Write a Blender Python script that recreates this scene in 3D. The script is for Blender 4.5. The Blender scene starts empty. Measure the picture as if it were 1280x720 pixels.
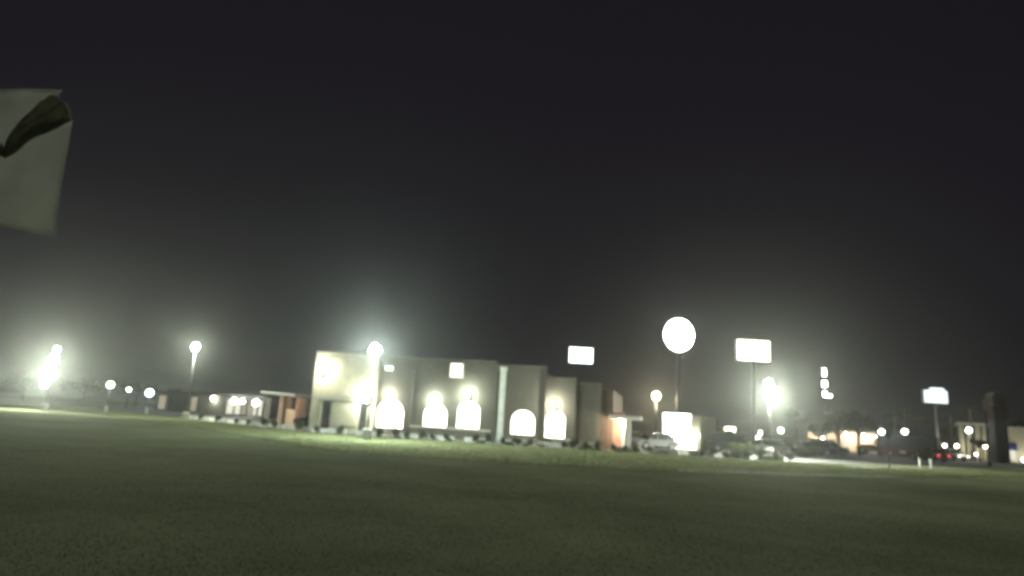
import bpy, math, random
import numpy as np
from mathutils import Vector, Matrix
from mathutils.geometry import tessellate_polygon

random.seed(7)
sc = bpy.context.scene
R = math.radians

# ------------------------------------------------------------------ camera
F, PITCH, ROLL, EYE = 834.0, math.atan(166.7 / 834.0), R(3.43), Vector((0, 0, 1.6))
fwd = Vector((0, math.cos(PITCH), math.sin(PITCH)))
up0 = Vector((0, -math.sin(PITCH), math.cos(PITCH)))
r0 = Vector((1, 0, 0))
CR = r0 * math.cos(ROLL) + up0 * math.sin(ROLL)
CU = up0 * math.cos(ROLL) - r0 * math.sin(ROLL)
cam_d = bpy.data.cameras.new('camera')
cam = bpy.data.objects.new('camera', cam_d)
sc.collection.objects.link(cam)
cam.matrix_world = Matrix.Translation(EYE) @ Matrix((CR, CU, -fwd)).transposed().to_4x4()
cam_d.sensor_width = 36
cam_d.lens = 36 * F / 1280
cam_d.clip_start, cam_d.clip_end = 0.05, 4000
cam_d.dof.use_dof = True
cam_d.dof.focus_distance = 0.7
cam_d.dof.aperture_fstop = cam_d.lens / 1000 / 0.0037
sc.camera = cam

# ------------------------------------------------------------------ night sky, added fill sun, exposure
FILL_EL, FILL_AZ = 78, 14
w = bpy.data.worlds.new('World')
sc.world = w
w.use_nodes = True
nt = w.node_tree
nt.nodes.clear()
wo = nt.nodes.new('ShaderNodeOutputWorld')
sky = nt.nodes.new('ShaderNodeTexSky')
sky.sky_type = 'NISHITA'
sky.sun_disc = False
sky.sun_elevation = R(FILL_EL)
sky.sun_rotation = R(-FILL_AZ)
b1 = nt.nodes.new('ShaderNodeBackground')
b1.inputs[1].default_value = 0.0002
b2 = nt.nodes.new('ShaderNodeBackground')
b2.inputs[0].default_value = (1.0, 0.78, 1.15, 1)
b2.inputs[1].default_value = 0.0082
ad = nt.nodes.new('ShaderNodeAddShader')
nt.links.new(sky.outputs[0], b1.inputs[0])
nt.links.new(b1.outputs[0], ad.inputs[0])
nt.links.new(b2.outputs[0], ad.inputs[1])
nt.links.new(ad.outputs[0], wo.inputs[0])
sun_d = bpy.data.lights.new('fill_sun', 'SUN')  # added fill from high beyond the building, brightens the field; no moon in view
sun_d.energy = 1.1
sun_d.angle = R(14)
sun_d.color = (0.97, 1.0, 0.9)
sun = bpy.data.objects.new('fill_sun', sun_d)
sun.rotation_euler = (R(-(90 - FILL_EL)), 0, R(FILL_AZ))
sun.location = (0, 200, 200)
sc.collection.objects.link(sun)
sc.view_settings.view_transform = 'Standard'
sc.view_settings.look = 'None'
sc.view_settings.exposure = 0
sc.view_settings.gamma = 1
sc.view_settings.use_curve_mapping = False
sc.cycles.use_denoising = True
sc.cycles.max_bounces = 5
sc.cycles.diffuse_bounces = 2
sc.cycles.glossy_bounces = 2
sc.cycles.volume_bounces = 0
sc.cycles.sample_clamp_indirect = 2.0
sc.cycles.use_light_tree = True
sc.cycles.pixel_filter_type = 'BLACKMAN_HARRIS'
sc.cycles.filter_width = 2.0
HAZE = 0.00055

# ------------------------------------------------------------------ pixel helpers (photo pixels -> world points at real distances)
def ray(px, py):
    return fwd * F + CR * (px - 640) + CU * (360 - py)
def at(px, py, Y):
    d = ray(px, py)
    return EYE + d * (Y / d.y)
def gr(px, py, z=0.0):
    d = ray(px, py)
    return EYE + d * ((z - EYE.z) / d.z)
def foot(px, Y, py=None):
    """ground point at depth Y under photo pixel (px, py)"""
    p = at(px, py if py is not None else 527 + 0.06 * (px - 640), Y)
    return Vector((p.x, p.y, 0))

# ------------------------------------------------------------------ materials
M = {}
def mat(name, col, rough=0.8, noise=0.0, scale=4.0, bump=0.0, metal=0.0, emit=None, estr=0.0, trans=0.0, col2=None, spec=0.4, detail=6):
    m = bpy.data.materials.new(name)
    m.use_nodes = True
    n = m.node_tree.nodes
    l = m.node_tree.links
    p = n['Principled BSDF']
    p.inputs['Base Color'].default_value = (*col, 1)
    p.inputs['Roughness'].default_value = rough
    p.inputs['Metallic'].default_value = metal
    p.inputs['Specular IOR Level'].default_value = spec
    if trans:
        p.inputs['Transmission Weight'].default_value = trans
    if emit:
        p.inputs['Emission Color'].default_value = (*emit, 1)
        p.inputs['Emission Strength'].default_value = estr
    if noise or bump:
        tc = n.new('ShaderNodeTexCoord')
        nz = n.new('ShaderNodeTexNoise')
        nz.inputs['Scale'].default_value = scale
        nz.inputs['Detail'].default_value = detail
        nz.inputs['Roughness'].default_value = 0.65
        l.new(tc.outputs['Object'], nz.inputs['Vector'])
        rp = n.new('ShaderNodeValToRGB')
        rp.color_ramp.elements[0].position = 0.3
        rp.color_ramp.elements[1].position = 0.7
        a = [c * (1 - noise) for c in col]
        b = col2 if col2 else [min(1, c * (1 + noise)) for c in col]
        rp.color_ramp.elements[0].color = (*a, 1)
        rp.color_ramp.elements[1].color = (*b, 1)
        l.new(nz.outputs['Fac'], rp.inputs['Fac'])
        l.new(rp.outputs['Color'], p.inputs['Base Color'])
        if bump:
            nb = n.new('ShaderNodeTexNoise')
            nb.inputs['Scale'].default_value = scale * 6
            nb.inputs['Detail'].default_value = 5
            l.new(tc.outputs['Object'], nb.inputs['Vector'])
            bp = n.new('ShaderNodeBump')
            bp.inputs['Strength'].default_value = bump
            bp.inputs['Distance'].default_value = 0.05
            l.new(nb.outputs['Fac'], bp.inputs['Height'])
            l.new(bp.outputs['Normal'], p.inputs['Normal'])
    M[name] = m
    return m
def glow(name, col, s):
    m = bpy.data.materials.new(name)
    m.use_nodes = True
    n = m.node_tree.nodes
    n.clear()
    e = n.new('ShaderNodeEmission')
    o = n.new('ShaderNodeOutputMaterial')
    e.inputs[0].default_value = (*col, 1)
    e.inputs[1].default_value = s
    m.node_tree.links.new(e.outputs[0], o.inputs[0])
    M[name] = m
    return m

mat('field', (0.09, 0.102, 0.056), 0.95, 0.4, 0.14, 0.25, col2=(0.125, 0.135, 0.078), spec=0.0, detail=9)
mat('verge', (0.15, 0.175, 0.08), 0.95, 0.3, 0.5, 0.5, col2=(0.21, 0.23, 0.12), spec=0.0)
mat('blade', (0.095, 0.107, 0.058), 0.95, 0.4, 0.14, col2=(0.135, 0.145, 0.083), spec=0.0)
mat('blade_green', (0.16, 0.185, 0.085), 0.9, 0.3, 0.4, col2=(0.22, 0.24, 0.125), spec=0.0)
mat('asphalt', (0.075, 0.075, 0.072), 0.85, 0.35, 0.6, 0.4, spec=0.3)
mat('concrete', (0.42, 0.42, 0.38), 0.85, 0.2, 2.0, 0.3)
mat('path', (0.19, 0.2, 0.15), 0.9, 0.25, 1.0, 0.3)
mat('kerb_paint', (0.62, 0.63, 0.57), 0.8, 0.25, 3.0, 0.3)
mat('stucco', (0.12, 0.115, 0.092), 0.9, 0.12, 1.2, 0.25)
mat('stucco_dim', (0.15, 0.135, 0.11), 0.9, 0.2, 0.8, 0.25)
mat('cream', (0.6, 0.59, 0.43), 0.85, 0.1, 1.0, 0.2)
mat('board', (0.62, 0.61, 0.44), 0.7, 0.14, 1.5, 0.15)
mat('plinth', (0.22, 0.21, 0.17), 0.9, 0.25, 2.0, 0.4)
mat('trim', (0.62, 0.62, 0.52), 0.7, 0.1, 2.0)
mat('white_paint', (0.8, 0.8, 0.74), 0.7, 0.08, 2.0)
mat('brown', (0.16, 0.11, 0.085), 0.9, 0.25, 1.5, 0.3)
mat('brick_red', (0.30, 0.175, 0.13), 0.9, 0.25, 2.5, 0.3)
mat('orange', (0.44, 0.235, 0.17), 0.85, 0.15, 2.0, 0.2)
mat('tan', (0.38, 0.29, 0.2), 0.85, 0.2, 2.0, 0.2)
mat('dark_wall', (0.055, 0.05, 0.05), 0.9, 0.3, 1.5, 0.3)
mat('maroon', (0.10, 0.05, 0.042), 0.9, 0.3, 1.5, 0.3)
mat('pink', (0.50, 0.38, 0.28), 0.9, 0.15, 1.5, 0.2)
mat('slate', (0.11, 0.11, 0.14), 0.9, 0.25, 1.5, 0.3)
mat('roofing', (0.07, 0.07, 0.07), 0.9, 0.3, 2.0, 0.3)
mat('pole', (0.035, 0.037, 0.035), 0.6, 0.2, 3.0)
mat('pale_pole', (0.8, 0.8, 0.72), 0.7, 0.2, 2.0, 0.2)
mat('white_metal', (0.6, 0.62, 0.58), 0.5, 0.1, 3.0)
mat('black_metal', (0.03, 0.032, 0.03), 0.5, 0.2, 3.0)
mat('glass', (0.03, 0.035, 0.035), 0.08, spec=0.6)
mat('rubber', (0.02, 0.02, 0.02), 0.9, 0.2, 8.0)
mat('rim', (0.4, 0.4, 0.4), 0.35, metal=0.8)
mat('car_dark', (0.02, 0.022, 0.025), 0.3, spec=0.6)
mat('car_silver', (0.22, 0.23, 0.22), 0.35, metal=0.3, spec=0.6)
mat('car_maroon', (0.14, 0.02, 0.02), 0.3, spec=0.6)
mat('car_white', (0.68, 0.68, 0.66), 0.35, spec=0.6)
mat('leaf_dark', (0.04, 0.055, 0.022), 0.8, 0.4, 1.5, col2=(0.07, 0.09, 0.04))
mat('leaf', (0.065, 0.09, 0.035), 0.8, 0.4, 1.2, col2=(0.11, 0.14, 0.06))
mat('leaf_pale', (0.16, 0.19, 0.09), 0.8, 0.3, 1.2, col2=(0.24, 0.27, 0.14))
mat('bark', (0.10, 0.075, 0.055), 0.9, 0.3, 3.0, 0.5)
mat('palm_bark', (0.30, 0.27, 0.21), 0.9, 0.3, 3.0, 0.5)
mat('blue_cloth', (0.06, 0.06, 0.30), 0.9, 0.2, 3.0)
glow('lit_window', (1.0, 0.98, 0.78), 8)
glow('lit_pane_small', (1.0, 0.97, 0.8), 2.6)
glow('cool_sign', (0.86, 1.0, 1.0), 5)
glow('white_sign', (0.95, 1.0, 0.97), 20)
glow('glare_sign', (0.97, 1.0, 0.93), 22)
glow('warm_sign', (1.0, 0.93, 0.68), 8)
glow('far_sign', (0.86, 0.95, 1.0), 1.8)
glow('lamp_white', (0.95, 1.0, 0.88), 220)
glow('lamp_cool', (0.84, 1.0, 0.96), 350)
glow('lamp_warm', (1.0, 0.88, 0.62), 20)
glow('lamp_soft', (1.0, 0.98, 0.84), 12)
glow('lamp_blue', (0.75, 0.9, 1.0), 12)
glow('store_light', (1.0, 0.97, 0.80), 0.85)
glow('store_dim', (1.0, 0.86, 0.62), 0.32)
glow('tail_red', (1.0, 0.12, 0.12), 1.6)
glow('head_white', (1.0, 0.95, 0.8), 5)
def cloth_mat(name, ca, cb, sc_=5):
    m = bpy.data.materials.new(name)
    m.use_nodes = True
    n, l = m.node_tree.nodes, m.node_tree.links
    n.clear()
    o = n.new('ShaderNodeOutputMaterial')
    d = n.new('ShaderNodeBsdfDiffuse')
    t = n.new('ShaderNodeBsdfTranslucent')
    x = n.new('ShaderNodeMixShader')
    x.inputs[0].default_value = 0.6
    tc = n.new('ShaderNodeTexCoord')
    nz = n.new('ShaderNodeTexNoise')
    nz.inputs['Scale'].default_value = sc_
    nz.inputs['Detail'].default_value = 6
    rp = n.new('ShaderNodeValToRGB')
    rp.color_ramp.elements[0].color = (*ca, 1)
    rp.color_ramp.elements[1].color = (*cb, 1)
    l.new(tc.outputs['Object'], nz.inputs['Vector'])
    l.new(nz.outputs['Fac'], rp.inputs['Fac'])
    for s in (d, t):
        l.new(rp.outputs['Color'], s.inputs['Color'])
    l.new(d.outputs[0], x.inputs[1])
    l.new(t.outputs[0], x.inputs[2])
    l.new(x.outputs[0], o.inputs[0])
    M[name] = m
cloth_mat('cloth', (0.40, 0.41, 0.37), (0.56, 0.57, 0.52))
cloth_mat('strap', (0.10, 0.12, 0.10), (0.34, 0.32, 0.25), 14)

# ------------------------------------------------------------------ mesh helpers
COL = sc.collection
class MB:
    def __init__(s):
        s.v, s.f = [], []
    def add(s, vs, fs):
        b = len(s.v)
        s.v += [tuple(p) for p in vs]
        s.f += [tuple(i + b for i in f) for f in fs]
        return s
    def box(s, x0, x1, y0, y1, z0, z1, ch=0.0):
        if ch > 0:                       # chamfer the four long vertical edges and the top
            c = ch
            ring = [(x0 + c, y0), (x1 - c, y0), (x1, y0 + c), (x1, y1 - c), (x1 - c, y1), (x0 + c, y1), (x0, y1 - c), (x0, y0 + c)]
            mx, my = (x0 + x1) / 2, (y0 + y1) / 2
            sx, sy = 1 - 2 * c / (x1 - x0), 1 - 2 * c / (y1 - y0)
            vs = [(x, y, z0) for x, y in ring] + [(x, y, z1 - c) for x, y in ring] + [(mx + (x - mx) * sx, my + (y - my) * sy, z1) for x, y in ring]
            fs = [tuple(range(7, -1, -1)), tuple(range(16, 24))]
            for k in (0, 8):
                fs += [(k + i, k + (i + 1) % 8, k + 8 + (i + 1) % 8, k + 8 + i) for i in range(8)]
            return s.add(vs, fs)
        vs = [(x0, y0, z0), (x1, y0, z0), (x1, y1, z0), (x0, y1, z0), (x0, y0, z1), (x1, y0, z1), (x1, y1, z1), (x0, y1, z1)]
        return s.add(vs, [(3, 2, 1, 0), (4, 5, 6, 7), (0, 1, 5, 4), (1, 2, 6, 5), (2, 3, 7, 6), (3, 0, 4, 7)])
    def prism(s, poly, y0, y1, holes=()):
        """polygon in x,z extruded along y, with real openings"""
        loops = [list(poly)] + [list(h) for h in holes]
        flat = [p for lp in loops for p in lp]
        tris = tessellate_polygon([[Vector((x, z, 0)) for x, z in lp] for lp in loops])
        n = len(flat)
        vs = [(x, y0, z) for x, z in flat] + [(x, y1, z) for x, z in flat]
        fs = [tuple(t) for t in tris] + [tuple(i + n for i in reversed(t)) for t in tris]
        b = 0
        for lp in loops:
            k = len(lp)
            fs += [(b + i, b + (i + 1) % k, n + b + (i + 1) % k, n + b + i) for i in range(k)]
            b += k
        return s.add(vs, fs)
    def tube(s, pts, rad, n=8):
        rings = []
        for i, p in enumerate(pts):
            p = Vector(p)
            a = Vector(pts[min(i + 1, len(pts) - 1)]) - Vector(pts[max(i - 1, 0)])
            a.normalize()
            u = a.cross(Vector((0.13, 0.97, 0.2)))
            if u.length < 1e-3:
                u = a.cross(Vector((1, 0, 0)))
            u.normalize()
            v = a.cross(u)
            r = rad[i] if isinstance(rad, (list, tuple)) else rad
            rings.append([p + (u * math.cos(2 * math.pi * k / n) + v * math.sin(2 * math.pi * k / n)) * r for k in range(n)])
        vs = [q for r_ in rings for q in r_]
        fs = []
        for i in range(len(pts) - 1):
            fs += [(i * n + k, i * n + (k + 1) % n, (i + 1) * n + (k + 1) % n, (i + 1) * n + k) for k in range(n)]
        fs += [tuple(range(n - 1, -1, -1)), tuple((len(pts) - 1) * n + k for k in range(n))]
        return s.add(vs, fs)
    def ball(s, c, rx, ry, rz, nu=12, nv=8):
        vs, fs = [], []
        for j in range(nv + 1):
            t = math.pi * j / nv
            for i in range(nu):
                a = 2 * math.pi * i / nu
                vs.append((c[0] + rx * math.sin(t) * math.cos(a), c[1] + ry * math.sin(t) * math.sin(a), c[2] + rz * math.cos(t)))
        for j in range(nv):
            fs += [(j * nu + i, (j + 1) * nu + i, (j + 1) * nu + (i + 1) % nu, j * nu + (i + 1) % nu) for i in range(nu)]
        return s.add(vs, fs)
    def leaves(s, c, rx, ry, rz, n, size, rng, shell=0.35):
        for _ in range(n):
            d = Vector((rng.gauss(0, 1), rng.gauss(0, 1), rng.gauss(0, 1))).normalized()
            r = shell + (1 - shell) * rng.random()
            p = Vector((c[0] + d.x * rx * r, c[1] + d.y * ry * r, c[2] + d.z * rz * r))
            a = Vector((rng.gauss(0, 1), rng.gauss(0, 1), rng.gauss(0, 0.7))).normalized()
            b = a.cross(Vector((rng.gauss(0, 1), rng.gauss(0, 1), rng.gauss(0, 1)))).normalized()
            k = size * (0.6 + 0.8 * rng.random())
            s.add([p - a * k, p + b * k * 0.45, p + a * k, p - b * k * 0.45], [(0, 1, 2, 3)])
        return s
    def mesh(s, name, m, smooth=False):
        me = bpy.data.meshes.new(name)
        me.from_pydata(s.v, [], s.f)
        me.materials.append(M[m])
        if smooth:
            me.polygons.foreach_set('use_smooth', [True] * len(me.polygons))
        me.update()
        return me
    def build(s, name, m, parent=None, smooth=False, label=None):
        o = bpy.data.objects.new(name, s.mesh(name, m, smooth))
        COL.objects.link(o)
        o.parent = parent
        if label:
            o['label'] = label
        return o

def thing(name, label, cat, loc, rz=0.0, group=None):
    o = bpy.data.objects.new(name, None)
    o.empty_display_size = 0.3
    COL.objects.link(o)
    o.location = loc
    o.rotation_euler = (0, 0, rz)
    return tag(o, label, cat, group)
def tag(o, label, cat, group=None):
    o['label'] = label
    o['category'] = cat
    if group:
        o['group'] = group
    return o
def struct(o, kind='structure'):
    o['kind'] = kind
    return o
def light(name, loc, watts, col, parent=None, radius=0.15):
    d = bpy.data.lights.new(name, 'POINT')
    d.energy = watts
    d.color = col
    d.shadow_soft_size = radius
    o = bpy.data.objects.new(name, d)
    COL.objects.link(o)
    o.location = loc
    o.parent = parent
    return o
def flood(name, loc, watts, col, parent, aim):
    if aim is None:                             # open floodlight without a cut-off
        return light(name, loc, watts, col, parent, 0.2)
    d = bpy.data.lights.new(name, 'SPOT')
    d.energy = watts
    d.color = col
    d.shadow_soft_size = 0.2
    d.spot_size = R(172)
    d.spot_blend = 0.35
    o = bpy.data.objects.new(name, d)
    COL.objects.link(o)
    o.location = loc
    o.rotation_euler = (R(-aim), 0, 0)         # aimed down and out over the lawn
    o.parent = parent
    return o
ORD = ['first', 'second', 'third', 'fourth', 'fifth', 'sixth', 'seventh', 'eighth', 'ninth', 'tenth', 'eleventh', 'twelfth', 'thirteenth', 'fourteenth',
       'fifteenth', 'sixteenth', 'seventeenth', 'eighteenth', 'nineteenth', 'twentieth', 'twenty-first', 'twenty-second', 'twenty-third', 'twenty-fourth',
       'twenty-fifth', 'twenty-sixth', 'twenty-seventh', 'twenty-eighth', 'twenty-ninth', 'thirtieth', 'thirty-first', 'thirty-second', 'thirty-third', 'thirty-fourth',
       'thirty-fifth', 'thirty-sixth', 'thirty-seventh', 'thirty-eighth', 'thirty-ninth', 'fortieth']

class Frame:
    """a wall line on the ground between two photo columns, with x along it, -y towards the viewer"""
    def __init__(s, pa, ya, pb, yb):
        s.a, s.b = foot(pa, ya), foot(pb, yb)
        s.d = (s.b - s.a)
        s.len = s.d.length
        s.d.normalize()
        s.rz = math.atan2(s.d.y, s.d.x)
        s.n = Vector((s.d.y, -s.d.x, 0))       # outward, to the viewer
    def hit(s, px, py, off=0.0):
        o = s.a + s.n * off
        d = ray(px, py)
        t = (o - EYE).dot(s.n) / d.dot(s.n)
        p = EYE + d * t
        return (p - s.a).dot(s.d), p.z
    def x(s, px, off=0.0):
        return s.hit(px, 527 + 0.06 * (px - 640), off)[0]

# ------------------------------------------------------------------ ground
g = MB().add([(-800, -60, 0), (800, -60, 0), (800, 800, 0), (-800, 800, 0)], [(0, 1, 2, 3)]).build('ground', 'field')
struct(g)
near_px = [(-330, 484), (-160, 496), (0, 506), (100, 515), (240, 534), (330, 549), (430, 566), (640, 579), (860, 590), (1100, 597), (1280, 596), (1500, 598)]
far_px = [(-330, 480.5), (-160, 491), (0, 500.5), (100, 507), (230, 522), (395, 540.5), (640, 556), (870, 570), (1000, 577.5), (1060, 580), (1280, 585), (1500, 590)]
def smooth_line(pts, n=6):
    out = []
    for i in range(len(pts) - 1):
        for k in range(n):
            t = k / n
            out.append((pts[i][0] + (pts[i + 1][0] - pts[i][0]) * t, pts[i][1] + (pts[i + 1][1] - pts[i][1]) * t))
    return out + [pts[-1]]
near_w = [gr(*p) for p in near_px]
far_w = [gr(*p) for p in far_px]
def strip(name, A, B, z, m, kind='structure', jitter=0.0):
    k = len(A)
    vs, rng = [], random.Random(3)
    for p in A:
        vs.append((p.x, p.y + rng.uniform(-jitter, jitter), z))
    for p in B:
        vs.append((p.x, p.y, z))
    o = MB().add(vs, [(i, i + 1, k + i + 1, k + i) for i in range(k - 1)]).build(name, m)
    return struct(o, kind)
def resample(line, n):
    out = []
    for i in range(len(line) - 1):
        for k in range(n):
            out.append(line[i].lerp(line[i + 1], k / n))
    return out + [line[-1]]
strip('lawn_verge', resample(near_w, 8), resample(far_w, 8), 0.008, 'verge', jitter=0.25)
back = [Vector((p.x * 2.6, 170, 0)) for p in far_w]
strip('parking_lot', far_w, back, 0.004, 'asphalt')
# pale kerb on the near edge of the verge, right of centre
kl = [gr(*p) for p in smooth_line([(850, 588.5), (900, 590.5), (960, 592.5), (1020, 594.6), (1080, 596.2), (1130, 597)], 4)]
kb = MB()
k = len(kl)
vs = [(p.x, p.y + dy, z) for p in kl for dy, z in ((0, 0), (0.02, 0.018), (0.55, 0.022), (0.57, 0))]
kb.add(vs, [(i * 4 + j, (i + 1) * 4 + j, (i + 1) * 4 + j + 1, i * 4 + j + 1) for i in range(k - 1) for j in range(3)] + [(0, 1, 2, 3), (k * 4 - 1, k * 4 - 2, k * 4 - 3, k * 4 - 4)])
struct(kb.build('kerb', 'path'))
# pale footpath crossing the verge at the right
fp = [(1055, 581.5, 584.5), (1120, 582.5, 586), (1200, 584.5, 587.5), (1290, 586.8, 590), (1500, 591.8, 595)]
strip('footpath', [gr(a, c) for a, b_, c in fp], [gr(a, b_) for a, b_, c in fp], 0.014, 'path')

def grass(name, m, count, sampler, h0, h1, wd, seed):
    rng = np.random.default_rng(seed)
    P = sampler(rng, count)
    n = len(P)
    ang = rng.uniform(0, 2 * np.pi, n)
    h = rng.uniform(h0, h1, n)
    lean = rng.normal(0, 0.45, (n, 2)) * h[:, None]
    dx, dy = np.cos(ang) * wd, np.sin(ang) * wd
    V = np.zeros((n, 3, 3), dtype=np.float32)
    V[:, 0] = np.stack([P[:, 0] - dx, P[:, 1] - dy, np.zeros(n)], 1)
    V[:, 1] = np.stack([P[:, 0] + dx, P[:, 1] + dy, np.zeros(n)], 1)
    V[:, 2] = np.stack([P[:, 0] + lean[:, 0], P[:, 1] + lean[:, 1], h], 1)
    me = bpy.data.meshes.new(name)
    me.vertices.add(n * 3)
    me.vertices.foreach_set('co', V.reshape(-1))
    me.loops.add(n * 3)
    me.loops.foreach_set('vertex_index', np.arange(n * 3, dtype=np.int32))
    me.polygons.add(n)
    me.polygons.foreach_set('loop_start', np.arange(0, n * 3, 3, dtype=np.int32))
    me.polygons.foreach_set('loop_total', np.full(n, 3, dtype=np.int32))
    me.materials.append(M[m])
    me.update()
    me.validate()
    o = bpy.data.objects.new(name, me)
    COL.objects.link(o)
    return struct(o, 'stuff')
nx = np.array([p.x for p in near_w]); ny = np.array([p.y for p in near_w])
fx = np.array([p.x for p in far_w]); fy = np.array([p.y for p in far_w])
def field_s(rng, c):
    y = 4.5 + (1 - np.sqrt(rng.random(c))) * 34 * 1.0
    x = rng.uniform(-0.95, 0.95, c) * y
    # patchy cover
    patch = np.sin(x * 0.9 + 1.3 * np.sin(y * 0.5)) + np.sin(y * 1.3 + x * 0.31) + 0.7 * np.sin(x * 2.3 - y * 1.7)
    keep = (y < np.interp(x, nx, ny) - 0.1) & (rng.random(c) < 0.75 + 0.12 * patch)
    return np.stack([x, y], 1)[keep]
def verge_s(rng, c):
    x = rng.uniform(-60, 45, c)
    a, b = np.interp(x, nx, ny), np.interp(x, fx, fy)
    y = a - 0.4 + (b - a - 0.1) * rng.random(c) ** 1.3
    return np.stack([x, y], 1)
o = grass('dry_grass', 'blade', 150000, field_s, 0.006, 0.022, 0.006, 5)
tag(o, 'short sparse dry grass covering the dark field in front', 'grass')
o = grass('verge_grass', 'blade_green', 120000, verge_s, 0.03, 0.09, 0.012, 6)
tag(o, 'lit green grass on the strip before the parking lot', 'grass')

# ------------------------------------------------------------------ windows, lamps
def arch(x0, x1, z0, z1, rise, n=10):
    """outline of an arched opening, counter-clockwise"""
    c, hw = (x0 + x1) / 2, (x1 - x0) / 2
    pts = [(x0, z0), (x1, z0), (x1, z1 - rise)]
    for i in range(1, n):
        t = math.pi * i / n
        pts.append((c + hw * math.cos(t), z1 - rise + rise * math.sin(t)))
    return pts + [(x0, z1 - rise)]
def shrink(poly, k):
    xs, zs = [p[0] for p in poly], [p[1] for p in poly]
    cx, cz = (min(xs) + max(xs)) / 2, (min(zs) + max(zs)) / 2
    sx = 1 - 2 * k / (max(xs) - min(xs))
    sz = 1 - 2 * k / (max(zs) - min(zs))
    return [(cx + (x - cx) * sx, cz + (z - cz) * sz) for x, z in poly]
def window(parent, outline, y, pane_mat, frame_mat='trim', mull=1, rail=True):
    inner = shrink(outline, 0.07)
    o2 = shrink(outline, 0.003)
    f = MB().prism(o2, y + 0.06, y + 0.16, [inner]).build('window', frame_mat, parent)
    MB().prism(shrink(outline, 0.05), y + 0.105, y + 0.125).build('pane', pane_mat, f)
    xs, zs = [p[0] for p in inner], [p[1] for p in inner]
    x0, x1, z0, z1 = min(xs), max(xs), min(zs), max(zs)
    for i in range(mull):
        cx = x0 + (x1 - x0) * (i + 1) / (mull + 1)
        MB().box(cx - 0.025, cx + 0.025, y + 0.07, y + 0.10, z0, z1 - 0.01).build('mullion', frame_mat, f)
    if rail:
        zz = z0 + (z1 - z0) * 0.62
        MB().box(x0, x1, y + 0.072, y + 0.098, zz - 0.025, zz + 0.025).build('glazing_bar', frame_mat, f)
    return f
def sconce(frame, px, py, off, watts, col, glow_m, label, r=0.16, lightz=0.0):
    x, z = frame.hit(px, py, off)
    t = thing('wall_lamp', label, 'wall lamp', frame.a + frame.d * x + frame.n * (off) + Vector((0, 0, z)), frame.rz, 'wall lamps on the cream building')
    MB().box(-0.09, 0.09, -0.05, 0.0, -0.2, 0.2, 0.015).build('backplate', 'black_metal', t)
    MB().tube([(0, -0.04, 0.08), (0, -0.2, 0.14), (0, -0.28, 0.1)], 0.02, 6).build('arm', 'black_metal', t)
    MB().ball((0, -0.28, -0.05), r * 0.8, r * 0.8, r, 12, 8).build('globe', glow_m, t, True)
    light('bulb', (0, -0.30 - r, -0.02 + lightz), watts, col, t, 0.1)
    return t
def pole_lamp(px, py, Y, watts, col, glow_m, label, heads=1, size=0.34, pole_r=0.07, base=True, lean=0.0, head='box', group='pole lamps', pole_m='pole', stack=None, aim=28):
    top = at(px, py, Y)
    t = thing('street_lamp', label, 'street lamp', Vector((top.x, top.y, 0)), 0, group)
    H = top.z
    MB().tube([(0, 0, 0.02), (0, 0, H * 0.5), (0, 0, H - 0.1)], [pole_r, pole_r * 0.85, pole_r * 0.7], 10).build('pole', pole_m, t, True)
    if base:
        MB().tube([(0, 0, -0.02), (0, 0, 0.62), (0, 0, 0.68)], [pole_r * 3.4, pole_r * 3.4, pole_r * 3.0], 14).build('concrete_base', 'concrete', t)
    if head == 'globe':
        MB().ball((0, 0, H), size, size, size, 16, 10).build('globe', glow_m, t, True)
        MB().tube([(0, 0, H - size - 0.08), (0, 0, H - size + 0.05)], [pole_r * 1.3, pole_r * 2], 10).build('collar', 'black_metal', t)
        light('bulb', (0, -size - 0.12, H - 0.1), watts, col, t, 0.12)
    elif stack:
        for i, (dx, dz, k) in enumerate(stack):
            q = size * k
            hd = MB().ball((dx, 0.02, H + dz), q * 0.96, 0.26, q * 1.07, 16, 10).build('lamp_head', 'black_metal', t, True)
            MB().ball((dx, -0.1, H + dz), q * 0.92, 0.22, q * 1.02, 16, 10).build('lens', glow_m, hd, True)
            flood('bulb', (dx, -0.42, H + dz - q * 0.3), watts * k * k / sum(a[2] ** 2 for a in stack), col, t, aim)
    else:
        for i in range(heads):
            sx = 0 if heads == 1 else (-1 if i == 0 else 1)
            cx = sx * (size * 1.35)
            hd = MB().box(cx - size, cx + size, -size * 0.75, size * 0.75, H + size * 0.2, H + size * 0.42, 0.03).build('lamp_head', 'black_metal', t)
            MB().box(cx - size * 0.85, cx + size * 0.85, -size * 0.95, size * 0.6, H - size * 0.3, H + size * 0.2 - 0.005, 0.05).build('lens', glow_m, hd)
            light('bulb', (cx, -size * 1.1, H - size * 0.62), watts / heads, col, t, 0.12)
        if heads == 2:
            MB().box(-size * 0.5, size * 0.5, -0.04, 0.04, H + size * 0.12, H + size * 0.22).build('crossarm', 'black_metal', t)
    return t

# ------------------------------------------------------------------ the cream restaurant
fr = Frame(388, 55.5, 752, 50)
rest = thing('restaurant', 'long cream building with arched lit windows and a taller boarded corner tower', 'building', fr.a, fr.rz)
def z_at(px, py, off=0.0):
    return fr.hit(px, py, off)[1]
def wall_seg(px0, px1, top, off, m, openings=(), depth=0.34, name='wall', core=True, label=None):
    x0, x1 = fr.x(px0, off), fr.x(px1, off)
    o = MB().prism([(x0, 0), (x1, 0), (x1, top), (x0, top)], -off, -off + depth, openings).build(name, m, rest, label=label)
    if core:
        MB().box(x0 + 0.003, x1 - 0.003, -off + depth + 0.002, 11, 0, top - 0.35).build('rear_block', 'stucco_dim', rest)
    MB().box(x0 - 0.06 + 0.05, x1 + 0.06 - 0.05, -off - 0.10, -off + depth + 0.08, top + 0.002, top + 0.16, 0.02).build('coping', 'stucco_dim', rest)
    return o, x0, x1
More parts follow.
